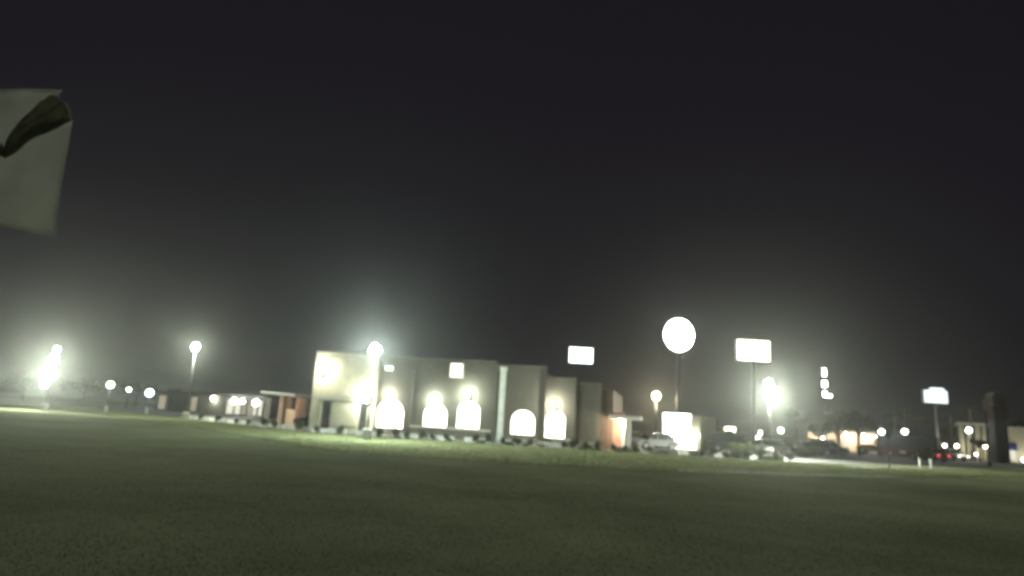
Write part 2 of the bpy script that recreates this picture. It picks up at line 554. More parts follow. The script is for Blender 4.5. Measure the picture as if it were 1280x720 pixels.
def opening(px0, px1, pyt, pyb, off, rise=None):
    x0, zt = fr.hit(px0, pyt, off)
    x1, zb = fr.hit(px1, pyb, off)
    z0 = max(0.5, zb)
    r = (x1 - x0) / 2 * 0.9 if rise is None else rise
    return arch(x0, x1, z0, zt, r)
# corner tower
T_OFF = 0.7
tx = lambda p: fr.x(p, T_OFF)
t_top = z_at(420, 441, T_OFF)
door_l = [(tx(401), 0.0), (tx(413), 0.0), (tx(413), 2.35), (tx(401), 2.35)]
door_r = [(tx(448), 0.0), (tx(459), 0.0), (tx(459), 2.35), (tx(448), 2.35)]
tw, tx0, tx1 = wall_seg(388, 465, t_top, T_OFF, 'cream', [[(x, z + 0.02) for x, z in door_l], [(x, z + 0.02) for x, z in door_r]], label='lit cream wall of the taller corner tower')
zb0 = 2.75
bw = (t_top - 0.35 - zb0) / 8
for i in range(8):
    z = zb0 + bw * i
    MB().prism([(tx(402), z + 0.012), (tx(463), z + 0.012), (tx(463), z + bw - 0.012), (tx(402), z + bw - 0.012)], -T_OFF - 0.06, -T_OFF - 0.002).build('board', 'board', tw)
MB().box(tx(396), tx(464), -T_OFF - 0.35, -T_OFF - 0.003, 2.46, 2.70, 0.03).build('door_canopy', 'trim', rest)
MB().box(tx(415), tx(446), -T_OFF - 0.05, -T_OFF - 0.003, 0.5, 2.40).build('shutter_panel', 'cream', rest, label='pale smooth panel between the two doorways')
for dl, nm in ((door_l, 0), (door_r, 1)):
    x0, x1 = dl[0][0], dl[1][0]
    d = MB().box(x0 + 0.02, x1 - 0.02, -T_OFF + 0.2, -T_OFF + 0.26, 0.02, 2.3).build('door', 'dark_wall', rest)
    MB().box(x0 + 0.12, x1 - 0.12, -T_OFF + 0.17, -T_OFF + 0.198, 1.0, 2.1).build('door_glass', 'glass', d)
    MB().tube([(x1 - 0.1, -T_OFF + 0.15, 0.95), (x1 - 0.1, -T_OFF + 0.15, 1.25)], 0.018, 6).build('handle', 'white_metal', d)
# main wall, sections as the pilasters divide it
def section(px0, px1, pyt, off, m, wins, **kw):
    pm = (px0 + px1) / 2
    ops = [opening(*wv, off) for wv in wins]
    o, x0, x1 = wall_seg(px0, px1, z_at(pm, pyt, off), off, m, ops, **kw)
    for wv, op in zip(wins, ops):
        window(rest, op, -off, 'lit_window')
    return x0, x1
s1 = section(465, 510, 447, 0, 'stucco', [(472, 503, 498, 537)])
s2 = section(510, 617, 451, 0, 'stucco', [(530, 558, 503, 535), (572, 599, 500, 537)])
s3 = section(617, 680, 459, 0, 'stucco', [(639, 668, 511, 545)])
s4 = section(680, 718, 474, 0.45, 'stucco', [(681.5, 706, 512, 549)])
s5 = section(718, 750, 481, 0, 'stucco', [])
for px in (511, 617):
    x = fr.x(px)
    MB().box(x - 0.16, x + 0.16, -0.14, -0.002, 0.0, 5.2).build('pilaster', 'stucco', rest)
def band(px0, px1, off, z0, z1, proud, m, name):
    MB().box(fr.x(px0, off), fr.x(px1, off), -off - proud, -off - 0.002, z0, z1, 0.012).build(name, m, rest)
band(468, 509, 0, 0.0, 0.44, 0.10, 'plinth', 'plinth')
band(513.5, 614.5, 0, 0.0, 0.72, 0.10, 'plinth', 'plinth')
band(513.5, 614.5, 0, 0.73, 0.86, 0.2, 'trim', 'sill')
band(620, 678, 0, 0.0, 0.46, 0.10, 'plinth', 'plinth')
band(681, 717, 0.45, 0.0, 0.48, 0.08, 'plinth', 'plinth')
band(681, 717, 0.45, 0.49, 0.58, 0.18, 'trim', 'sill')
band(719, 749, 0, 0.0, 0.5, 0.10, 'plinth', 'plinth')
# small lit upper window and lit upper sign box
x0, z1 = fr.hit(564.5, 454.5); x1, z0 = fr.hit(578, 471.5)
wf = MB().prism([(x0 - 0.08, z0 - 0.08), (x1 + 0.08, z0 - 0.08), (x1 + 0.08, z1 + 0.08), (x0 - 0.08, z1 + 0.08)], -0.12, -0.002, [[(x0, z0), (x1, z0), (x1, z1), (x0, z1)]]).build('window', 'trim', rest, label='small square lit window high on the wall')
MB().box(x0 - 0.01, x1 + 0.01, -0.09, -0.06, z0 - 0.01, z1 + 0.01).build('pane', 'lit_pane_small', wf)
x0, z1 = fr.hit(483, 457.5); x1, z0 = fr.hit(492, 463.5)
sb = MB().box(x0 - 0.04, x1 + 0.04, -0.16, -0.002, z0 - 0.04, z1 + 0.04).build('light_box', 'black_metal', rest, label='small lit box high beside the tower')
MB().box(x0, x1, -0.18, -0.162, z0, z1, 0.004).build('light_panel', 'lit_pane_small', sb)
# right end: brown return wall, orange door wall and flat entrance canopy
xr0, xr1, xr2 = fr.x(750), fr.x(766, -0.6), fr.x(781, -0.6)
zt = z_at(757, 487)
MB().box(xr0 + 0.01, xr1, 0.5, 11, 0, zt).build('end_wall', 'brown', rest)
MB().box(xr1 + 0.005, xr2, 0.6, 0.95, 0, 2.75).build('entrance_wall', 'orange', rest, label='orange wall beside the right entrance')
cz = z_at(781, 524.5, 0.6)
ca, cb = fr.x(762, 0.6), fr.x(802, 0.6)
MB().box(ca, cb, -1.5, 0.45, cz, cz + 0.26, 0.03).build('entrance_canopy', 'white_paint', rest)
pxp = fr.x(786, 0.9)
MB().box(pxp - 0.16, pxp + 0.16, -1.1, -0.78, 0.0, cz - 0.003, 0.02).build('canopy_post', 'white_paint', rest)
p2 = fr.x(779.5, 0.2)
MB().box(p2 - 0.09, p2 + 0.09, -0.3, -0.12, 0.0, cz - 0.003, 0.02).build('canopy_post', 'white_paint', rest)
ll = fr.x(776, 0.4)
MB().tube([(ll, -0.5, cz - 0.12), (ll, -0.5, cz - 0.003)], [0.16, 0.18], 12).build('downlight', 'lamp_warm', rest)
light('canopy_bulb', (ll, -0.6, cz - 0.35), 330, (1.0, 0.84, 0.6), rest, 0.1)
# wall lamps
WC = (1.0, 0.98, 0.82)
sconce(fr, 405, 463, T_OFF + 0.07, 420, WC, 'lamp_soft', 'bright wall lamp high on the left side of the boarded tower', 0.22)
sconce(fr, 461, 500, T_OFF + 0.06, 850, (0.95, 1, 0.86), 'lamp_soft', 'bright wall lamp at the right edge of the boarded tower', 0.2)
sconce(fr, 543, 500, 0.0, 420, (0.9, 1, 0.86), 'lamp_soft', 'wall lamp above the left of the two arched windows between the pilasters', 0.07)
sconce(fr, 586, 494, 0.0, 560, (0.9, 1, 0.86), 'lamp_soft', 'wall lamp above the right of the two arched windows between the pilasters', 0.2)
sconce(fr, 487, 495, 0.0, 300, WC, 'lamp_soft', 'wall lamp above the arched window next to the tower', 0.07)
sconce(fr, 692, 507, 0.45, 480, WC, 'lamp_soft', 'wall lamp above the window of the projecting right bay', 0.18)
# pale square column in front of the wall
b = foot(626, 47.6)
col = thing('column', 'tall pale square column standing before the cream wall', 'column', b)
ch = at(632, 459, 47.6).z
MB().box(-0.21, 0.21, -0.21, 0.21, 0.3, ch - 0.25, 0.03).build('shaft', 'pale_pole', col)
MB().box(-0.3, 0.3, -0.3, 0.3, -0.02, 0.298, 0.03).build('base', 'concrete', col)
MB().box(-0.26, 0.26, -0.26, 0.26, ch - 0.248, ch, 0.03).build('cap', 'pale_pole', col)

# ------------------------------------------------------------------ kerb blocks and shrubs in a row
row = resample([gr(*p) for p in ((228, 522.5), (395, 541), (640, 556.5), (870, 570.3), (1010, 578))], 60)
dist, acc = [0], 0
for a, b in zip(row, row[1:]):
    acc += (b - a).length
    dist.append(acc)
def along(s):
    for i in range(len(dist) - 1):
        if dist[i + 1] >= s:
            t = (s - dist[i]) / (dist[i + 1] - dist[i])
            return row[i].lerp(row[i + 1], t), math.atan2(row[i + 1].y - row[i].y, row[i + 1].x - row[i].x)
    return row[-1], 0
blk = MB().add([(x, y, z) for x in (-0.93, 0.93) for y, z in ((-0.16, 0), (-0.1, 0.34), (0.1, 0.34), (0.16, 0))],
               [(0, 1, 2, 3), (7, 6, 5, 4), (0, 4, 5, 1), (1, 5, 6, 2), (2, 6, 7, 3), (3, 7, 4, 0)]).mesh('wheel_stop', 'kerb_paint')
s, i = 1.0, 0
while s < acc - 1 and i < 40:
    p, a = along(s)
    o = bpy.data.objects.new('wheel_stop', blk)
    COL.objects.link(o)
    o.location = (p.x, p.y + 0.25, 0.002)
    o.rotation_euler = (0, 0, a + random.uniform(-0.02, 0.02))
    tag(o, 'pale concrete wheel stop, %s from the left in the row along the lawn' % ORD[i], 'wheel stop', 'wheel stops along the lawn edge')
    s += 2.3 if s < 22 else 2.6
    i += 1
shrub_me = []
for kk in range(5):
    rng = random.Random(40 + kk)
    mb = MB()
    for _ in range(7):
        mb.leaves((rng.uniform(-.13, .13), rng.uniform(-.13, .13), 0.3 + rng.uniform(-.1, .12)), 0.18, 0.18, 0.2, 60, 0.055, rng, 0.2)
    mb.tube([(0, 0, -0.02), (0.01, 0, 0.12), (0, 0.02, 0.3)], [0.03, 0.025, 0.01], 5)
    shrub_me.append(mb.mesh('shrub', 'leaf_dark'))
sh_px = [252, 274, 297, 312, 330, 345, 374, 397, 427, 476, 494, 509, 527, 541, 557, 594, 611, 627, 645, 663, 704, 716, 731, 746, 765, 780, 793, 811, 876, 890, 904, 918, 931, 948, 966, 984]
for i, px in enumerate(sh_px):
    py = np.interp(px, [228, 395, 640, 870, 1010], [522.5, 541, 556.5, 570.3, 578])
    p = gr(px, py)
    o = bpy.data.objects.new('shrub', shrub_me[i % 5])
    COL.objects.link(o)
    o.location = (p.x, p.y - 0.25 - random.random() * 0.25, 0.006)
    k = random.uniform(0.85, 1.3)
    o.scale = (k, k, k * random.uniform(0.9, 1.15))
    o.rotation_euler = (0, 0, random.uniform(0, 6.28))
    tag(o, 'small round dark shrub, %s from the left in the row along the lawn' % ORD[i], 'shrub', 'small shrubs along the lawn edge')

# ------------------------------------------------------------------ pole lamps
W_ = (0.93, 1.0, 0.85)
pole_lamp(470, 430, 41.5, 9000, (0.86, 1.0, 0.93), 'lamp_cool', 'bright pole lamp with concrete base before the boarded tower', size=0.36, pole_r=0.08, stack=[(0, -0.4, 1.0)], aim=None)
pole_lamp(69, 441, 66, 24000, W_, 'lamp_white', 'very bright pole lamp at the far left edge, its glare shaped from stacked lenses', size=0.75, pole_r=0.09, stack=[(0.2, 0.3, 0.35), (0.05, -0.7, 0.65), (-0.15, -1.8, 0.8), (-0.4, -3.0, 0.5)], aim=95)  # overlapping lenses draw the tall glare of one lamp as a shape
pole_lamp(245, 434, 63, 6000, W_, 'lamp_white', 'tallest pole lamp left of the cream building', size=0.34, pole_r=0.09, stack=[(0, 0, 1.0)])
pole_lamp(138, 481, 74, 700, W_, 'lamp_soft', 'short pole lamp second from the left edge', head='globe', size=0.34, pole_r=0.05)
pole_lamp(187, 491, 82, 500, (0.75, 0.9, 1), 'lamp_blue', 'bluish globe lamp left of the tall pole lamp', head='globe', size=0.42, pole_r=0.05)
pole_lamp(161, 487, 110, 120, W_, 'lamp_soft', 'small dim globe lamp between the short lamp and the bluish lamp', head='globe', size=0.3, pole_r=0.05, base=False)
pole_lamp(209, 493, 110, 120, (1, .95, .7), 'lamp_soft', 'small yellowish globe lamp just right of the bluish lamp', head='globe', size=0.28, pole_r=0.05, base=False)
pole_lamp(240, 494, 105, 140, W_, 'lamp_soft', 'small globe lamp behind the tall left pole lamp', head='globe', size=0.3, pole_r=0.05, base=False)
pole_lamp(267, 498, 98, 260, W_, 'lamp_soft', 'globe lamp left of the distant glass shopfront', head='globe', size=0.36, pole_r=0.05, base=False)
pole_lamp(820, 495, 80, 5000, (1.0, 0.85, 0.58), 'lamp_warm', 'warm pole lamp above the entrance canopy at the right end', size=0.5, pole_r=0.08, stack=[(0, 0, 1.0)])
pole_lamp(961, 471, 56, 20000, W_, 'lamp_white', 'very bright twin-headed pole lamp right of the round sign', size=0.7, pole_r=0.09, stack=[(-0.05, -0.6, 0.5), (0.25, -1.5, 0.95)])
pole_lamp(976, 538, 92, 160, W_, 'lamp_soft', 'globe lamp below the very bright twin-headed lamp', head='globe', size=0.34, pole_r=0.05, base=False)
pole_lamp(1102, 540, 90, 240, (0.85, .95, 1), 'lamp_blue', 'bluish globe lamp over the dark low building, left of a pair', head='globe', size=0.34, pole_r=0.05, base=False)
pole_lamp(1131, 539.5, 92, 240, (1, .98, .88), 'lamp_soft', 'globe lamp over the dark low building, right of a pair', head='globe', size=0.36, pole_r=0.05, base=False)
pole_lamp(1211, 538, 92, 500, (1, .93, .75), 'lamp_soft', 'globe lamp beside the columned cream building at right', head='globe', size=0.36, pole_r=0.05, base=False)

# ------------------------------------------------------------------ signs on poles
def pole_sign(name, px, py, Y, wpx, hpx, m, label, shape='rect', pole_m='pole', pole_r=0.16, extra=None):
    c = at(px, py, Y)
    s = Y / math.cos(0) / F * 1.0
    hw, hh = wpx * s / 2, hpx * s / 2
    t = thing(name, label, 'sign', Vector((c.x, c.y, 0)), 0, 'lit signs on poles')
    zc = c.z
    if shape == 'round':
        ring = lambda r: [(r * hw * math.cos(2 * math.pi * i / 36), zc + r * hh * math.sin(2 * math.pi * i / 36)) for i in range(36)]
        cab = MB().prism(ring(1.03), -0.24, 0.24).build('cabinet', 'white_metal', t)
        MB().prism(ring(0.985), -0.27, -0.242).build('lit_face', m, cab)
    else:
        pts = lambda k: [(-hw - k, zc - hh - k), (hw + k, zc - hh - k), (hw + k, zc + hh + k), (-hw - k, zc + hh + k)]
        cab = MB().prism(pts(0.08), -0.24, 0.24).build('cabinet', 'white_metal', t)
        MB().prism(pts(-0.01), -0.27, -0.242).build('lit_face', m, cab)
    MB().tube([(0, 0, -0.02), (0, 0, zc - hh - 0.02)], [pole_r * 1.15, pole_r], 12).build('pole', pole_m, t, True)
    MB().tube([(0, 0, -0.03), (0, 0, 0.35)], [pole_r * 2.6, pole_r * 2.4], 12).build('footing', 'concrete', t)
    return t, hw, hh, zc
pole_sign('pole_sign', 726, 444.5, 76, 29, 19, 'cool_sign', 'cool white rectangular lit sign rising behind the right end of the building')
pole_sign('pole_sign', 848, 419, 78, 38, 42, 'white_sign', 'big round lit sign high on a pole', 'round', pole_r=0.2)
pole_sign('pole_sign', 941, 438.5, 72, 40, 25, 'warm_sign', 'warm white rectangular lit sign above the bright twin lamp')
t, hw, hh, zc = pole_sign('pole_sign', 1168.5, 496, 105, 29, 15, 'far_sign', 'white lit sign on a slim pale pole far right', pole_m='white_metal', pole_r=0.17)
MB().prism([(-hw * 0.45, zc + hh + 0.09), (hw * 0.85, zc + hh + 0.09), (hw * 0.7, zc + hh + 0.45), (-hw * 0.3, zc + hh + 0.45)], -0.2, 0.2).build('top_panel', 'far_sign', t)
# slim mast with three small lit panels
c = at(1030, 463, 110)
t = thing('mast_sign', 'slim dark mast carrying three small lit panels in a column', 'sign', Vector((c.x, c.y, 0)))
MB().tube([(0, 0.1, -0.02), (0, 0.1, c.z + 0.7)], [0.14, 0.09], 8).build('mast', 'black_metal', t)
for py, ww, hh in ((465.5, 0.55, 1.3), (480, 0.75, 1.0), (492.5, 0.6, 0.9)):
    z = at(1030, py, 110).z
    MB().box(-ww / 2, ww / 2, -0.12, 0.0, z - hh / 2, z + hh / 2, 0.02).build('lit_panel', 'lamp_soft', t)
z = at(1030, 494.5, 110).z
MB().box(0.42, 1.1, -0.12, 0.0, z - 0.25, z + 0.25, 0.02).build('lit_panel', 'lamp_soft', t)
MB().box(-0.3, 0.45, 0.0, 0.06, z - 0.05, z + 0.05).build('bracket', 'black_metal', t)

# ------------------------------------------------------------------ other buildings
def bld(px0, px1, Y0, Y1, name, label, cat='building'):
    f = Frame(px0, Y0, px1, Y1)
    return f, thing(name, label, cat, f.a, f.rz)
# open pavilion left of the restaurant
f, t = bld(336, 386, 66, 63, 'pavilion', 'small open pavilion with tilted pale roof and red post left of the tower')
rz0 = f.hit(362, 496)[1]
rl, rr = f.x(341), f.x(384)
MB().add([(rl, -1.6, rz0 + 0.22), (rr, -1.6, rz0 + 0.02), (rr, 2.4, rz0 + 0.02), (rl, 2.4, rz0 + 0.22), (rl, -1.6, rz0 + 0.4), (rr, -1.6, rz0 + 0.18), (rr, 2.4, rz0 + 0.18), (rl, 2.4, rz0 + 0.4)],
         [(3, 2, 1, 0), (4, 5, 6, 7), (0, 1, 5, 4), (1, 2, 6, 5), (2, 3, 7, 6), (3, 0, 4, 7)]).build('roof', 'trim', t)
xp = f.x(362)
MB().box(xp - 0.2, xp + 0.2, -0.9, -0.5, 0, rz0 + 0.09, 0.02).build('post', 'brick_red', t)
MB().box(f.x(366), f.x(379), 0.3, 2.2, 0, rz0 - 0.02).build('red_wall', 'brick_red', t)
MB().box(f.x(341), f.x(359), 1.2, 2.3, 0, 1.5).build('counter', 'tan', t)
MB().box(f.x(338), f.x(341) - 0.02, 1.0, 2.2, 0, rz0 + 0.17).build('end_wall', 'tan', t)
MB().ball((f.x(357), -0.3, rz0 - 0.05), 0.12, 0.12, 0.12).build('ceiling_lamp', 'lamp_warm', t, True)
light('ceiling_bulb', (f.x(357), -0.5, rz0 - 0.5), 130, (1, .82, .58), t, 0.1)
# distant glass shopfront
f, t = bld(192, 335, 104, 92, 'shop', 'low distant shop with bright glass front behind the left wheel stops')
ht = f.hit(300, 496)[1]
MB().box(0, f.len, 0.4, 14, 0, ht).build('wall', 'stucco_dim', t)
MB().box(-0.2, f.len + 0.2, -0.5, 14.2, ht + 0.003, ht + 0.35, 0.05).build('roof', 'roofing', t)
for px0, px1, m in ((281, 291, 'store_light'), (291.6, 300, 'store_light'), (300.6, 307, 'store_dim'), (314.5, 320, 'store_light'), (321, 327, 'store_light'), (236, 245, 'store_dim'), (196, 206, 'store_dim')):
    a, b = f.x(px0), f.x(px1)
    w_ = MB().prism([(a, 0.25), (b, 0.25), (b, ht - 0.3), (a, ht - 0.3)], 0.2, 0.39, [[(a + 0.09, 0.34), (b - 0.09, 0.34), (b - 0.09, ht - 0.39), (a + 0.09, ht - 0.39)]]).build('window', 'black_metal', t)
    MB().box(a + 0.08, b - 0.08, 0.28, 0.32, 0.33, ht - 0.38).build('pane', m, w_)
for px, py, wt, r in ((293, 501, 420, 0.42), (303, 501.5, 200, 0.34), (320, 503.5, 420, 0.44)):
    x, z = f.hit(px, py, 0.6)
    MB().ball((x, -0.6, z), r, r, r).build('eave_lamp', 'lamp_soft', t, True)
    MB().tube([(x, -0.6, z + r - 0.02), (x, -0.4, ht + 0.1)], 0.04, 6).build('lamp_stem', 'black_metal', t)
    light('eave_bulb', (x, -0.75 - r, z), wt, W_, t, 0.1)
# glaring kiosk
f, t = bld(826, 872, 62, 60, 'kiosk', 'small kiosk with glaring lit fascia and glass front below the round sign')
zt, zm = f.hit(845, 517)[1], f.hit(845, 546)[1]
MB().box(0, f.len, 0.5, 5, 0, zt - 0.1).build('wall', 'cream', t)
MB().prism([(f.x(829), zm), (f.x(863), zm), (f.x(863), zt), (f.x(829), zt)], 0.02, 0.49).build('fascia_box', 'white_metal', t)
MB().prism([(f.x(829) + 0.04, zm + 0.04), (f.x(863) - 0.04, zm + 0.04), (f.x(863) - 0.04, zt - 0.04), (f.x(829) + 0.04, zt - 0.04)], -0.02, 0.017).build('lit_fascia', 'glare_sign', t)
for px0, px1 in ((841, 849), (849.6, 857.5), (858, 869)):
    a, b = f.x(px0), f.x(px1)
    w_ = MB().prism([(a, 0.06), (b, 0.06), (b, zm - 0.06), (a, zm - 0.06)], 0.36, 0.49, [[(a + 0.05, 0.12), (b - 0.05, 0.12), (b - 0.05, zm - 0.12), (a + 0.05, zm - 0.12)]]).build('window', 'white_metal', t)
    MB().box(a + 0.045, b - 0.045, 0.40, 0.43, 0.11, zm - 0.11).build('pane', 'lit_window', w_)
MB().box(f.x(863.5), f.x(871), -0.3, 0.48, zm + 0.02, zm + 0.4, 0.03).build('glowing_side_awning', 'lamp_soft', t)  # awning is no lamp, its brightness is put in as emission
# low brown block
f, t = bld(872, 992, 88, 84, 'brown_building', 'low brown building behind the shrubs right of the kiosk')
ht = f.hit(900, 542.5)[1]
MB().box(0, f.len, 0, 10, 0, ht).build('wall', 'brown', t)
MB().box(-0.15, f.len + 0.15, -0.15, 10.15, ht + 0.003, ht + 0.22, 0.04).build('roof', 'roofing', t)
for px0, px1, pyt, pyb, m in ((873.5, 881, 539.5, 542, 'lamp_soft'), (885, 892, 540, 542, 'lamp_soft'), (906, 919, 533.5, 540.5, 'warm_sign'), (903, 928, 541.5, 543.5, 'store_light'), (945.5, 949, 545, 551, 'lamp_soft'), (949, 952, 538.5, 544, 'lamp_soft')):
    xa, za = f.hit(px0, pyt, 0.2); xb, zb_ = f.hit(px1, pyb, 0.2)
    bx = MB().box(xa, xb, -0.2, -0.152, zb_, za, 0.005).build('lit_sign_panel', m, t)
    MB().box(xa + 0.02, xb - 0.02, -0.148, -0.002, zb_ + 0.02, za - 0.02).build('sign_box', 'black_metal', bx)
for px0, px1 in ((883, 894), (900, 910), (955, 965)):
    a, b = f.x(px0), f.x(px1)
    w_ = MB().prism([(a, 0.7), (b, 0.7), (b, ht - 0.7), (a, ht - 0.7)], -0.1, -0.002, [[(a + 0.07, 0.77), (b - 0.07, 0.77), (b - 0.07, ht - 0.77), (a + 0.07, ht - 0.77)]]).build('window', 'trim', t)
    MB().box(a + 0.06, b - 0.06, -0.06, -0.03, 0.76, ht - 0.76).build('pane', 'glass', w_)
MB().box(f.x(872.2), f.x(880), -0.5, -0.01, 0, ht - 0.3, 0.02).build('corner_pier', 'cream', t)
# pink lit storefront behind trees
f, t = bld(1010, 1098, 124, 116, 'storefront', 'pale pink lit storefront behind two dark trees')
ht = f.hit(1075, 541)[1]
MB().box(0, f.len, 0, 12, 0, ht).build('wall', 'pink', t)
MB().box(-0.1, f.len + 0.1, -0.2, 12.1, ht + 0.003, ht + 0.3, 0.05).build('roof', 'roofing', t)
for px, wt in ((1024, 500), (1060, 700), (1082, 700)):
    x = f.x(px)
    MB().ball((x, -1.0, ht - 0.3), 0.2, 0.2, 0.2).build('wall_lamp', 'lamp_warm', t, True)
    MB().tube([(x, -0.85, ht - 0.25), (x, 0.02, ht - 0.2)], 0.04, 6).build('lamp_arm', 'black_metal', t)
    light('wall_bulb', (x, -1.4, ht - 0.5), wt, (1, .86, .66), t, 0.1)
for px0, px1, pyt, pyb, m in ((1089, 1099, 544.5, 547, 'lamp_soft'), (1019, 1032, 551, 560, 'store_light'), (1053, 1058, 547, 562, 'store_light'), (1092, 1096, 550, 556, 'store_dim')):
    xa, za = f.hit(px0, pyt, 0.2); xb, zb_ = f.hit(px1, pyb, 0.2)
    w_ = MB().box(xa, xb, -0.12, -0.002, zb_, za).build('window', 'black_metal', t)
    MB().box(xa + 0.05, xb - 0.05, -0.15, -0.122, zb_ + 0.05, za - 0.05).build('pane', m, w_)
# dark low building
f, t = bld(1096, 1172, 92, 88, 'dark_building', 'dark low flat-roofed building with a maroon base under the far white sign')
ht = f.hit(1130, 546)[1]
MB().box(0, f.len, 0, 9, 1.25, ht).build('wall', 'dark_wall', t)
MB().box(0.002, f.len - 0.002, -0.06, 9, 0, 1.248).build('base_wall', 'maroon', t)
MB().box(-0.1, f.len + 0.1, -0.1, 9.1, ht + 0.003, ht + 0.2, 0.03).build('roof', 'roofing', t)
for px0, px1, pyt, pyb in ((1125, 1132, 563.5, 566.5), (1110.5, 1114, 565, 568)):
    xa, za = f.hit(px0, pyt, 0.1); xb, zb_ = f.hit(px1, pyb, 0.1)
    w_ = MB().box(xa, xb, -0.14, -0.062, zb_, za).build('window', 'trim', t)
    MB().box(xa + 0.05, xb - 0.05, -0.16, -0.142, zb_ + 0.05, za - 0.05).build('pane', 'store_dim', w_)
# columned cream building
f, t = bld(1200, 1236, 112, 110, 'columned_building', 'cream building with tall pale columns behind the right globe lamp')
ht = f.hit(1222, 530)[1]
MB().box(0, f.len, 0.6, 8, 0, ht - 0.3).build('wall', 'stucco_dim', t)
MB().box(-0.2, f.len + 0.2, -0.2, 8.2, ht - 0.297, ht + 0.15, 0.05).build('roof', 'trim', t)
for px in (1203, 1213, 1224, 1233):
    x = f.x(px)
    MB().tube([(x, 0.1, 0), (x, 0.1, ht - 0.3)], [0.45, 0.38], 12).build('column', 'cream', t, True)
light('porch_bulb', (f.x(1218), -2.5, 1.2), 240, (1, .93, .78), t, 0.1)
MB().ball((f.x(1218), -2.5, 0.85), 0.2, 0.2, 0.2).build('ground_lamp', 'lamp_soft', t, True)
MB().tube([(f.x(1218), -2.5, -0.02), (f.x(1218), -2.5, 0.7)], 0.06, 8).build('lamp_stake', 'black_metal', t)
# pylon tower with rounded pale head
c = foot(1250, 88)
t = thing('pylon_tower', 'tall square pylon with rounded pale head at the right edge', 'tower', c)
zt = at(1252, 491, 88).z
zq = at(1252, 525, 88).z
MB().box(-0.85, 0.85, -0.6, 0.6, 0, zq, 0.06).build('lower_shaft', 'slate', t)
MB().box(-0.95, 0.95, -0.72, 0.72, zq + 0.002, zt - 1.8, 0.06).build('upper_shaft', 'maroon', t)
MB().prism(arch(-0.98, 0.98, zt - 1.798, zt, 0.8, 12), -0.75, 0.75).build('rounded_head', 'stucco_dim', t)
MB().prism(arch(-0.6, 0.6, zt - 1.5, zt - 0.35, 0.6, 12), -0.80, -0.752).build('head_panel', 'brown', t)
# right edge shop with blue awning
f, t = bld(1258, 1330, 104, 100, 'awning_shop', 'cream shop with a blue awning cut by the right edge of the picture')
ht = f.hit(1275, 536)[1]
MB().box(0, f.len, 0, 8, 0, ht).build('wall', 'cream', t)
MB().box(-0.1, f.len + 0.1, -0.1, 8.1, ht + 0.003, ht + 0.25, 0.03).build('roof', 'trim', t)
a0, a1 = f.x(1259), f.x(1272)
MB().add([(a0, -1.2, 2.1), (a1, -1.2, 2.1), (a1, -0.005, 2.9), (a0, -0.005, 2.9), (a0, -1.2, 1.8), (a1, -1.2, 1.8), (a1, -0.005, 2.8), (a0, -0.005, 2.8)],
         [(0, 1, 2, 3), (7, 6, 5, 4), (4, 5, 1, 0), (5, 6, 2, 1), (7, 4, 0, 3), (6, 7, 3, 2)]).build('awning', 'blue_cloth', t)
w_ = MB().box(a0 + 0.2, a1 - 0.2, -0.08, -0.002, 0.3, 1.9).build('window', 'trim', t)
MB().box(a0 + 0.3, a1 - 0.3, -0.1, -0.082, 0.4, 1.8).build('pane', 'store_light', w_)
MB().ball((f.x(1279), -1.4, 0.5), 0.3, 0.3, 0.3).build('ground_lamp', 'lamp_soft', t, True)
MB().tube([(f.x(1279), -1.4, -0.02), (f.x(1279), -1.4, 0.3)], 0.08, 8).build('lamp_stake', 'black_metal', t)
light('shop_bulb', (f.x(1279), -2.0, 0.9), 120, (1, .95, .8), t, 0.1)
# thin dark traffic pole and sign posts
c = gr(1237, 583)
t = thing('post', 'thin dark post with a pale cap standing on the verge at right', 'post', Vector((c.x, c.y, 0)))
H = at(1240, 501, c.y).z
MB().tube([(0, 0, -0.02), (0, 0, H - 1.0)], [0.10, 0.085], 8).build('shaft', 'black_metal', t)
MB().tube([(0, 0, H - 1.0), (0, 0, H)], [0.13, 0.13], 8).build('cap', 'pink', t)
MB().box(-0.16, 0.16, -0.16, 0.16, -0.02, 0.4, 0.03).build('footing', 'black_metal', t)
c = gr(1157, 585)
t = thing('low_sign', 'low unlit board on two white posts beyond the verge', 'sign', Vector((c.x, c.y, 0)))
for sx in (-0.42, 0.42):
    MB().box(sx - 0.05, sx + 0.05, -0.05, 0.05, -0.02, 1.05, 0.01).build('post', 'white_metal', t)
MB().box(-0.6, 0.6, -0.08, -0.052, 0.7, 1.2, 0.005).build('board', 'dark_wall', t)
c = gr(1112, 586)
t = thing('marker_post', 'slim grey marker post left of the low board', 'post', Vector((c.x, c.y, 0)))
MB().tube([(0, 0, -0.02), (0, 0, 2.6)], [0.05, 0.045], 8).build('shaft', 'pole', t)
MB().box(-0.16, 0.16, -0.07, -0.05, 2.0, 2.5, 0.005).build('plate', 'pole', t)

